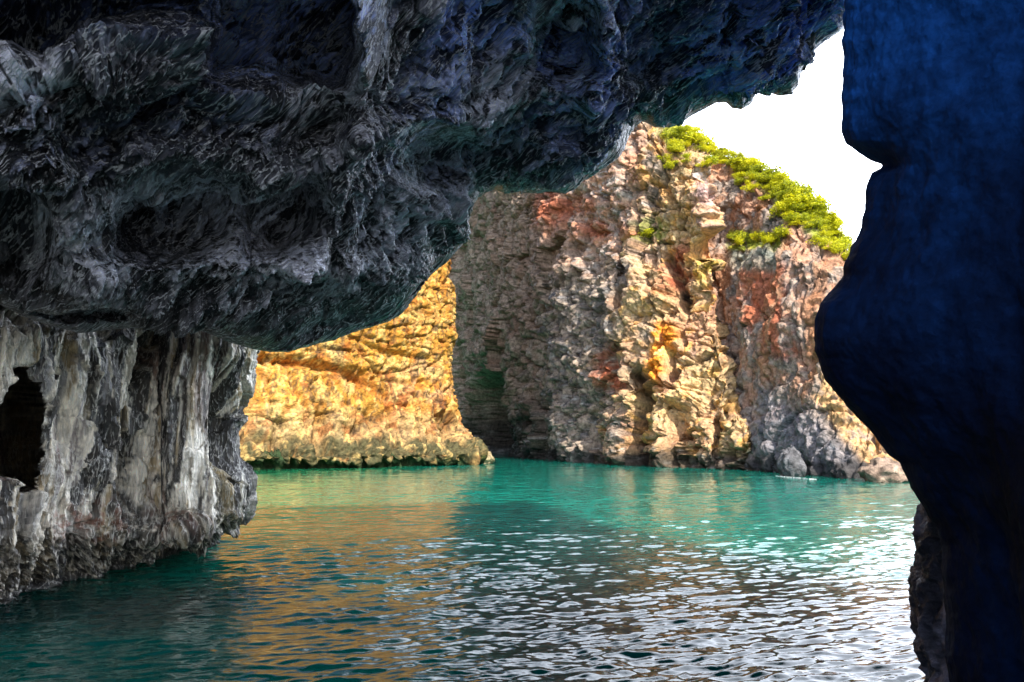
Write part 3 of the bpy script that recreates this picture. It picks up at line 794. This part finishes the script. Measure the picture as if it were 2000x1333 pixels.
c = stain(c, red, ell(px, py, 1070, 410, 36, 60, 0), 0.9)
c = stain(c, red, ell(px, py, 1155, 450, 28, 22), 0.9)
c = stain(c, red * 1.1, ell(px, py, 1130, 400, 60, 18), 0.6)
c = stain(c, brn * 1.3, ell(px, py, 1090, 500, 50, 50), 0.8)
c = stain(c, pink, ell(px, py, 1235, 310, 22, 60), 0.8)
c = stain(c, np.array([0.66, 0.34, 0.10]), ell(px, py, 1278, 340, 22, 55), 0.8)
c = stain(c, red, ell(px, py, 1235, 470, 14, 40, 40), 0.8)
c = stain(c, np.array([0.7, 0.5, 0.25]), line_bump(px, py, [(1215, 470), (1260, 520), (1310, 560)], 12), 0.7)
c = stain(c, red * 0.8, ell(px, py, 1315, 525, 26, 60, -25), 1.0)
c = stain(c, np.array([0.03, 0.015, 0.012]), ell(px, py, 1333, 575, 12, 18, 0), 0.9)
c = stain(c, yel, ell(px, py, 1378, 525, 22, 34), 1.0)
c = stain(c, np.array([0.50, 0.24, 0.12]), ell(px, py, 1390, 478, 26, 14, 25), 0.9)
c = stain(c, org, ell(px, py, 1298, 655, 26, 26), 1.1)
c = stain(c, org, ell(px, py, 1285, 710, 16, 42), 1.1)
c = stain(c, np.array([0.8, 0.58, 0.2]), ell(px, py, 1295, 690, 20, 8, 15), 0.9)
c = stain(c, cream * 1.1, ell(px, py, 1335, 770, 22, 50, -25), 0.9)
c = stain(c, red * 0.65, ell(px, py, 1195, 720, 30, 45, 20), 1.0)
c = stain(c, red * 1.15, ell(px, py, 1190, 745, 26, 16), 0.9)
c = stain(c, np.array([0.36, 0.36, 0.38]), ell(px, py, 1395, 340, 34, 34), 0.8)
c = stain(c, np.array([0.55, 0.36, 0.34]), ell(px, py, 1385, 410, 26, 50, 10), 0.8)
c = lerp(c, np.array([0.16, 0.19, 0.02]), 0.8 * sstep(0.0, 0.2, fine + 0.1) * ell(px, py, 1262, 450, 30, 32))
c = lerp(c, np.array([0.26, 0.29, 0.02]), 0.9 * poly_mask(px + 14 * w2, py + 14 * w2, [(1290, 240), (1345, 220), (1450, 280), (1450, 320), (1400, 300), (1350, 268), (1310, 300)], 10))
c = lerp(c, np.array([0.022, 0.020, 0.018]), 0.85 * leftm * sstep(8, 2.5, hz + 2.5 * w2))  # wet foot of the cleft, painted near black higher up for its shade
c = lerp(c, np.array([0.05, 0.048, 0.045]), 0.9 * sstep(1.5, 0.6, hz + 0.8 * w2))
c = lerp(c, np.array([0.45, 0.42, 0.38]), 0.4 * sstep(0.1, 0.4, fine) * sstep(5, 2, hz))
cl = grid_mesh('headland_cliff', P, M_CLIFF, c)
tag(cl, 'tall grey and cream cliff with orange stains in the middle of the bay', 'cliff')
CLV = P.reshape(-1, 3)

# ------------------------------------------------------------------ right headland with the green slope
ck = [1380, 1420, 1450, 1490, 1530, 1560, 1600, 1640, 1680, 1720, 1760, 1800, 1860, 1950, 2100]
Db = [62, 60, 57, 54, 51, 48.8, 46.5, 44.6, 43.2, 42, 41, 40, 38.5, 36, 33]
yb = [910, 917, 922, 928, 932, 934, 936, 938, 940, 941, 942, 943, 946, 950, 958]
SKY = [(1380, 300), (1420, 302), (1450, 316), (1500, 330), (1540, 352), (1580, 386), (1620, 425), (1650, 466), (1680, 520), (1760, 600), (1950, 760), (2100, 800)]
LED = [(1380, 485), (1420, 482), (1450, 484), (1520, 488), (1560, 505), (1640, 540), (1720, 640), (1800, 720), (1950, 830), (2100, 860)]
net = []
cl_ = []
for x, d, y in zip(ck, Db, yb):
    sy, ly = interp(x, SKY), interp(x, LED)
    b0 = at(x, y, d); b0[2] = 0
    lo_ = b0 + np.array([0.2, -0.8, -1.5])
    colp = [lo_, b0]
    dl_ = d + 5.5
    for f_ in (0.25, 0.5, 0.75, 1.0):
        yy = y + (ly - y) * f_
        slopeR = sstep(1560, 1700, x)
        colp.append(at(x, yy, d + (dl_ - d) * (f_ ** (1.2 - 0.5 * slopeR)) + 1.5 * slopeR * f_))
    d2 = d + 5.5 + 1.5 * sstep(1560, 1700, x)
    rock = sstep(1600, 1500, x)
    colp.append(at(x, ly - 12, d2 + 2.2))
    colp.append(at(x, ly + (sy - ly) * 0.55, d2 + 3.0 + 1.5 * (1 - rock)))
    colp.append(at(x, sy + 14, d2 + 6.5))
    s_ = at(x, sy, d2 + 8.0); colp.append(s_)
    colp.append(s_ + np.array([0.8, 5, -0.3])); colp.append(s_ + np.array([3, 18, -6]))
    net.append(colp)
net = np.transpose(np.array(net), (1, 0, 2))
A = resample(net, 0, 430, dens=[0.5, 1.3, 1.2, 1.1, 1, 1, 1, 1, 1, 0.4, 0.1])
A = resample(A, 1, 420, dens=[0.7, 1, 1, 1, 1, 1, 1, 1, 1, 1, 1, 0.7, 0.4, 0.2])
A = smooth(smooth(A, 0, 4), 1, 5)
N = normals(smooth(smooth(A, 0, 4), 1, 4), (160, 150, np.array([-0.5, -0.8, 0])))
px, py = proj(A); hz = A[..., 2]
al = A[..., 0] * 0.75 - A[..., 1] * 0.66
w1 = fbm(A * 0.22 + 2, 3); w2 = fbm(A * 0.6 + 18, 3); fine = fbm(A * 1.5 + 61, 4, 0.6)
rough = ridged(A * 0.6 + 24, 5, 0.6)
fa, fae, far = facets(A * np.array([0.4, 0.4, 0.3]) + 0.25 * np.stack([w2, w1, w2], -1), 1.1)
fb, fbe, fbr = facets(A * np.array([1.2, 1.2, 1.0]), 1.3)
vert = ridged(np.stack([al * 0.55 + w2, hz * 0.12, 0 * al], -1), 3)
veg = poly_mask(px + 12 * w2, py + 16 * w2, [(1420, 230), (1700, 400), (1720, 560), (1640, 480), (1560, 440), (1530, 430), (1505, 380), (1470, 350), (1430, 335)], 12)
ledge_g = poly_mask(px + 8 * w2, py + 8 * w2, [(1420, 450), (1525, 455), (1530, 480), (1420, 486)], 8)
k1, k2, kr = cells(np.stack([al * 0.34 + 0.35 * w2, hz * 0.09 + 0.2 * w1, 0 * al + 8], -1))
disp = -0.5 * np.exp(-((k2 - k1) / 0.045) ** 2) * (1 - veg) + 0.9 * fbm(A * 0.15 + 9, 2) + 0.18 * (rough - 0.55) + (0.40 * fa + 0.12 * fb) * (1 - 0.6 * veg) - 0.2 * np.exp(-(fae / 0.06) ** 2) + 0.5 * (vert - 0.6) * (1 - veg) + 0.16 * fbm(A * 2.4, 3)
P = A + N * (disp * sstep(-1.2, 0.4, hz))[..., None]
gr = np.array([0.35, 0.275, 0.225]); blu = np.array([0.20, 0.21, 0.25])
c = lerp(gr, dkg, np.clip(0.35 + 1.5 * fine, 0, 1))
c = lerp(c, pink, 0.65 * sstep(-0.1, 0.25, w2 + 0.3 * fine) * sstep(860, 760, py))
c = lerp(c, np.array([0.45, 0.20, 0.09]), 0.6 * sstep(0.02, 0.25, fbm(np.stack([al * 0.5, hz * 0.10, 0 * al], -1) + 77, 3)) * sstep(820, 720, py))
st_ = fbm(np.stack([al * 0.8, hz * 0.12, 0 * al], -1) + 31, 3)
c = lerp(c, red * 0.95, np.clip(0.9 * poly_mask(px + 20 * w2, py, [(1440, 530), (1480, 500), (1530, 520), (1560, 700), (1510, 700), (1450, 620)], 14) * sstep(-0.2, 0.15, st_ + 0.3 * fine), 0, 1))
c = lerp(c, np.array([0.20, 0.24, 0.20]), 0.7 * poly_mask(px, py, [(1420, 488), (1525, 488), (1515, 530), (1430, 530)], 10))
c = lerp(c, np.array([0.66, 0.40, 0.18]), np.clip(0.9 * poly_mask(px + 14 * w2, py + 10 * w2, [(1600, 720), (1650, 760), (1720, 850), (1800, 940), (1700, 925), (1640, 850), (1590, 780)], 12), 0, 1) * sstep(-0.3, 0.1, fine + 0.1))
c = lerp(c, blu, 0.6 * poly_mask(px, py, [(1480, 760), (1600, 820), (1700, 930), (1480, 940)], 20))  # bluish shade over the lower face, painted into the colour
c = lerp(c, np.array([0.26, 0.29, 0.02]), 0.9 * np.clip(veg + ledge_g, 0, 1) * sstep(-0.5, -0.1, fine))
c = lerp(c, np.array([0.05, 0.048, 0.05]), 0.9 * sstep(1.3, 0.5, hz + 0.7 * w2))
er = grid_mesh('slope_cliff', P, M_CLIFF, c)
tag(er, 'grey and rust red cliff with a green sloping top beside the dark wall', 'cliff')
ERV = P.reshape(-1, 3)

# ------------------------------------------------------------------ boulders at the foot of the cliffs
def boulder(name, loc, size, seed, col, label):
    nu, nv = 48, 30
    th = np.linspace(0, 2 * np.pi, nu, endpoint=False)[None, :]; ph = np.linspace(-np.pi / 2, np.pi / 2, nv)[:, None]
    S = np.stack(np.broadcast_arrays(np.cos(ph) * np.cos(th), np.cos(ph) * np.sin(th), np.sin(ph)), -1)
    r = 1 + 0.35 * fbm(S * 1.2 + seed, 3) + 0.22 * (ridged(S * 1.8 + seed, 3) - 0.6)
    f1, f2, rv = cells(S * 1.6 + seed * 3)
    r = r + 0.18 * (rv - 0.5)
    B = S * r[..., None] * np.array(size)
    fn = fbm(B * 2.2 + seed, 4)
    cc = lerp(np.array(col) * 1.3, np.array(col) * 0.4, np.clip(0.4 + 1.4 * fn, 0, 1))
    o = grid_mesh(name, B, M_CLIFF, cc, wrap=True)
    o.location = loc
    tag(o, label, 'boulder', 'boulders at the waterline')
    return o


def wpt(px, py):
    d = CZ * F / (py - HY)
    p = at(px, py, d); p[2] = 0
    return p


p = wpt(938, 905); boulder('boulder', (p[0], p[1] + 0.4, 0.4), (1.1, 1.2, 0.85), 3.1, (0.42, 0.34, 0.2), 'pale rock knob at the right end of the orange cliff foot')
p = wpt(1552, 930); boulder('boulder', (p[0], p[1] + 0.5, 0.6), (0.7, 0.8, 1.0), 5.7, (0.13, 0.13, 0.14), 'upright grey boulder beside the white foam line')
p = wpt(1740, 941); boulder('boulder', (p[0], p[1] + 0.7, 0.4), (1.1, 1.0, 0.7), 15.3, (0.30, 0.22, 0.17), 'pinkish boulder in the water beside the dark blue wall')

# ------------------------------------------------------------------ water
def polar_water():
    ang_in = np.linspace(-40, 40, 980)
    ang_l = np.linspace(-180, -40, 60)[:-1]; ang_r = np.linspace(40, 180, 60)[1:-1]
    an = np.radians(np.concatenate([ang_l, ang_in, ang_r]))
    rr = np.concatenate([np.geomspace(0.3, 4.5, 30)[:-1], np.geomspace(4.5, 130, 1080)[:-1], np.geomspace(130, 3000, 30)])
    X = rr[:, None] * np.sin(an)[None]; Y = rr[:, None] * np.cos(an)[None]
    H = np.zeros_like(X, dtype=np.float32)
    step = np.gradient(rr)[:, None] * np.ones_like(X)
    fade_r = sstep(600, 150, rr)[:, None]
    wob = noise(np.stack([X * 0.12, Y * 0.12, 0 * X], -1))
    gust = np.clip(1.0 + 0.9 * fbm(np.stack([X * 0.16, Y * 0.22, 0 * X + 50], -1), 3), 0.45, 1.7)
    for lx, ly, amp, ridge, seed in ((4.2, 1.5, 0.035, 0, 1), (1.35, 0.41, 0.031, 1, 5), (0.68, 0.205, 0.036, 1, 9), (0.34, 0.115, 0.022, 1, 14), (0.18, 0.07, 0.009, 0, 20)):
        ca, sa = math.cos(0.18 + 0.05 * seed % 0.3), math.sin(0.18 + 0.05 * seed % 0.3)
        u_ = (X * ca + Y * sa) / lx + 0.4 * wob; v_ = (-X * sa + Y * ca) / ly
        n = noise(np.stack([u_, v_, 0 * X + seed * 3.3], -1))
        if ridge:
            n = 0.55 * n + 0.45 * (0.5 - np.abs(noise(np.stack([u_ + 7.7, v_ + 3.1, 0 * X + seed], -1))) * 1.5)
        H += amp * n * sstep(0.9, 0.3, step / ly) * (1 if seed == 1 else gust)
    H *= fade_r
    return np.stack([X, Y, H], -1)


m, nt, b = nodes_of('sea_water')
L = nt.links.new
b.inputs['Roughness'].default_value = 0.02
b.inputs['IOR'].default_value = 1.33
b.inputs['Specular IOR Level'].default_value = 0.43
b.subsurface_method = 'BURLEY'
b.inputs['Subsurface Weight'].default_value = 1.0
b.inputs['Subsurface Radius'].default_value = (1.0, 1.0, 1.0)
b.inputs['Subsurface Scale'].default_value = 3.0
tc = nt.nodes.new('ShaderNodeTexCoord')
atc = nt.nodes.new('ShaderNodeAttribute'); atc.attribute_name = 'Col'
L(atc.outputs['Color'], b.inputs['Base Color'])
nz = nt.nodes.new('ShaderNodeTexNoise'); nz.inputs['Scale'].default_value = 14; nz.inputs['Detail'].default_value = 4
mp = nt.nodes.new('ShaderNodeMapping'); mp.inputs['Scale'].default_value = (0.6, 1.2, 1)
L(tc.outputs['Object'], mp.inputs['Vector']); L(mp.outputs[0], nz.inputs['Vector'])
bp = nt.nodes.new('ShaderNodeBump'); bp.inputs['Strength'].default_value = 0.15; bp.inputs['Distance'].default_value = 0.02
L(nz.outputs['Fac'], bp.inputs['Height']); L(bp.outputs[0], b.inputs['Normal'])
W = polar_water()
X, Y = W[..., 0], W[..., 1]
wn = fbm(np.stack([X * 0.08, Y * 0.05, 0 * X], -1), 3)
deep = np.array([0.0, 0.014, 0.014]); shal = np.array([0.0, 0.150, 0.112]); green = np.array([0.015, 0.17, 0.06])
tsh = sstep(9, 23, Y + 6 * wn)
c = lerp(deep, shal, 0.9 * tsh)
c = lerp(c, green, 0.75 * sstep(0.0, -9, X + 0.05 * Y + 4 * wn) * sstep(10, 24, Y))
c = lerp(c, deep, sstep(140, 220, np.hypot(X, Y)))
wa = grid_mesh('water', W, m, c, wrap=True)
tag(wa, kind='structure')

# thin white wash where the swell touches the rocks
m, nt, b = nodes_of('sea_foam'); b.inputs['Base Color'].default_value = (0.8, 0.82, 0.82, 1); b.inputs['Roughness'].default_value = 0.8
fx = np.linspace(1515, 1595, 120)
fy = np.interp(fx, [1440, 1500, 1540, 1580, 1640], [926, 928.5, 932, 935.5, 938.5])
d = CZ * F / (fy - HY); ctr = at(fx, fy, d)
wid = 0.02 + 0.25 * np.clip(fbm(np.stack([fx * 0.09, 0 * fx, 0 * fx], -1), 3) + 0.3 - ((fx - 1550) / 45) ** 2, 0.0, 1)
rows = []
for k in np.linspace(-1, 1, 7):
    q = ctr.copy(); q[:, 1] += k * wid; q[:, 2] = 0.035 + 0.02 * (1 - k * k) + 0.02 * noise(np.stack([fx * 0.3, 0 * fx + k * 3, 0 * fx], -1))
    if abs(k) == 1: q[:, 2] = -0.05
    rows.append(q)
rows = np.array(rows)
o = grid_mesh('foam', rows, m, hole=noise(rows * np.array([5.0, 9.0, 0]) + 3) > 0.02)
tag(o, kind='stuff')
# seabed far below
m, nt, b = nodes_of('seabed_sand'); b.inputs['Base Color'].default_value = (0.2, 0.22, 0.15, 1)

# ------------------------------------------------------------------ shrubs
m, nt, b = nodes_of('shrub_leaves'); L = nt.links.new
oi = nt.nodes.new('ShaderNodeObjectInfo')
ge = nt.nodes.new('ShaderNodeNewGeometry')
ad = nt.nodes.new('ShaderNodeMath'); ad.operation = 'ADD'
L(oi.outputs['Random'], ad.inputs[0]); L(ge.outputs['Random Per Island'], ad.inputs[1])
fr_ = nt.nodes.new('ShaderNodeMath'); fr_.operation = 'MULTIPLY'; fr_.inputs[1].default_value = 0.5
L(ad.outputs[0], fr_.inputs[0])
cr = nt.nodes.new('ShaderNodeValToRGB')
cr.color_ramp.elements[0].color = (0.26, 0.34, 0.008, 1); cr.color_ramp.elements[1].color = (0.80, 0.70, 0.015, 1)
e = cr.color_ramp.elements.new(0.22); e.color = (0.24, 0.28, 0.03, 1)
e = cr.color_ramp.elements.new(0.5); e.color = (0.58, 0.60, 0.010, 1)
L(fr_.outputs[0], cr.inputs[0]); L(cr.outputs[0], b.inputs['Base Color'])
b.inputs['Roughness'].default_value = 0.6
tr = nt.nodes.new('ShaderNodeBsdfTranslucent'); L(cr.outputs[0], tr.inputs['Color'])
ms = nt.nodes.new('ShaderNodeMixShader'); ms.inputs[0].default_value = 0.42
L(b.outputs[0], ms.inputs[1]); L(tr.outputs[0], ms.inputs[2]); L(ms.outputs[0], nt.nodes['Material Output'].inputs['Surface'])
M_LEAF = m
m, nt, b = nodes_of('shrub_bark'); b.inputs['Base Color'].default_value = (0.09, 0.065, 0.04, 1); b.inputs['Roughness'].default_value = 0.9
M_BARK = m


def leaf_mesh(name, seed, n=800):
    r = np.random.default_rng(seed)
    lobes = [(r.uniform(-0.6, 0.6), r.uniform(-0.6, 0.6), r.uniform(0.35, 1.0), r.uniform(0.25, 0.5)) for _ in range(9)]
    V = []; Fc = []
    for k in range(n):
        lx, ly, lz, lr = lobes[r.integers(9)]
        dv = r.normal(size=3); dv /= np.linalg.norm(dv)
        p = np.array([lx, ly, lz]) + dv * lr * r.uniform(0.5, 1.35)
        if p[2] < 0.02: p[2] = r.uniform(0.02, 0.3)
        nrm = dv + r.normal(size=3) * 0.7 + np.array([0, 0, 0.4]); nrm /= np.linalg.norm(nrm)
        t = np.cross(nrm, r.normal(size=3)); t /= np.linalg.norm(t); bt = np.cross(nrm, t)
        s = r.uniform(0.04, 0.10)
        i = len(V)
        V += [tuple(p - t * s * 1.5), tuple(p - bt * s * 0.6 + nrm * s * 0.15), tuple(p + t * s * 1.5), tuple(p + bt * s * 0.6 + nrm * s * 0.15)]
        Fc.append((i, i + 1, i + 2, i + 3))
    me = bpy.data.meshes.new(name); me.from_pydata(V, [], Fc); me.materials.append(M_LEAF)
    return me, lobes


def stem_mesh(name, lobes):
    V = []; Fc = []
    for lx, ly, lz, lr in lobes[:6]:
        b0 = len(V)
        for f_, rad in ((0, 0.05), (0.5, 0.035), (1, 0.015)):
            cx, cy, cz = lx * f_ ** 1.4, ly * f_ ** 1.4, -0.15 + (lz + 0.15) * f_
            for a in range(5):
                V.append((cx + rad * math.cos(a * 1.2566), cy + rad * math.sin(a * 1.2566), cz))
        for k in range(2):
            for a in range(5):
                a2 = (a + 1) % 5
                Fc.append((b0 + k * 5 + a, b0 + k * 5 + a2, b0 + k * 5 + 5 + a2, b0 + k * 5 + 5 + a))
    me = bpy.data.meshes.new(name); me.from_pydata(V, [], Fc); me.materials.append(M_BARK)
    return me


protos = []
for k in range(5):
    lm, lb = leaf_mesh('foliage', 100 + k)
    protos.append((lm, stem_mesh('stem', lb)))

ALLV = np.concatenate([CLV, ERV])
apx, apy = proj(ALLV); adist = ALLV[:, 1]


def surface_at(x, y, tol=5):
    dd = np.hypot(apx - x, apy - y)
    m_ = (dd < tol) & (adist < 85)
    if not m_.any():
        k = int(np.argmin(dd)); return ALLV[k]
    idx = np.nonzero(m_)[0]
    return ALLV[idx[np.argmin(adist[idx])]]


def shrub(x, y, size, label, group):
    p = surface_at(x, y)
    root = bpy.data.objects.new('shrub', None); COL.objects.link(root)
    root.location = (p[0], p[1], p[2] - 0.12 * size); root.rotation_euler = (0, 0, random.uniform(0, 6.28))
    s = size; root.scale = (s * random.uniform(0.8, 1.3), s * random.uniform(0.8, 1.3), s * random.uniform(0.5, 0.9))
    lm, sm_ = protos[random.randrange(5)]
    for nm, me in (('foliage', lm), ('stem', sm_)):
        o = bpy.data.objects.new(nm, me); COL.objects.link(o); o.parent = root
    tag(root, label, 'shrub', group)
    return root


shrub(1318, 272, 1.1, 'first shrub on the crest, touching the dark cave roof', 'shrubs on the clifftop')
shrub(1262, 462, 1.0, 'lone green shrub growing out of the middle of the cream cliff face', 'shrubs on the clifftop')
shrub(1650, 486, 1.2, 'lowest shrub of the green slope, against the dark blue wall', 'shrubs on the clifftop')
crest = 'yellow green shrub in the bushy fringe along the sloping skyline'
for t in np.linspace(0, 1, 62):
    x = 1334 + t * (1655 - 1334) + random.uniform(-5, 5)
    ysk = interp(x, [(1334, 256), (1350, 246), (1400, 285), (1440, 312), (1500, 332), (1560, 374), (1620, 430), (1660, 482)])
    shrub(x, ysk + random.uniform(2, 12), random.uniform(0.5, 1.0) + 0.5 * (random.random() < 0.2), crest, 'shrubs along the skyline')
slope = 'low shrub on the green slope between skyline and grey rock'
band = [(1310, 292), (1325, 300), (1340, 285), (1360, 272), (1385, 295), (1410, 305), (1430, 330), (1445, 345), (1470, 345), (1490, 355), (1510, 365), (1515, 385), (1535, 380), (1540, 400), (1545, 420), (1560, 400), (1560, 425), (1580, 415), (1590, 440), (1605, 440), (1620, 455), (1630, 470), (1640, 490), (1600, 425), (1575, 395), (1525, 405), (1480, 335), (1500, 345)]
for x, y in band + [(a + random.uniform(-18, 22), b_ + random.uniform(-4, 28)) for a, b_ in band * 3]:
    shrub(x + random.uniform(-4, 4), y + random.uniform(-4, 4), random.uniform(0.4, 0.85), slope, 'shrubs on the green slope')
for k, x in enumerate(np.linspace(1428, 1522, 8)):
    shrub(x, 470 + random.uniform(-6, 8), random.uniform(0.6, 0.95), 'shrub in the short green row on the rock ledge under the grey outcrop', 'shrubs on the rock ledge')

# ------------------------------------------------------------------ render settings
scene.view_settings.view_transform = 'Standard'
scene.view_settings.look = 'None'
scene.view_settings.exposure = 0.95
scene.view_settings.gamma = 1.0
scene.cycles.max_bounces = 6
scene.cycles.diffuse_bounces = 4
scene.cycles.glossy_bounces = 3
scene.cycles.transmission_bounces = 2
scene.cycles.caustics_reflective = True
scene.cycles.blur_glossy = 1.0
scene.cycles.caustics_refractive = False
scene.cycles.sample_clamp_indirect = 3
scene.cycles.use_denoising = True
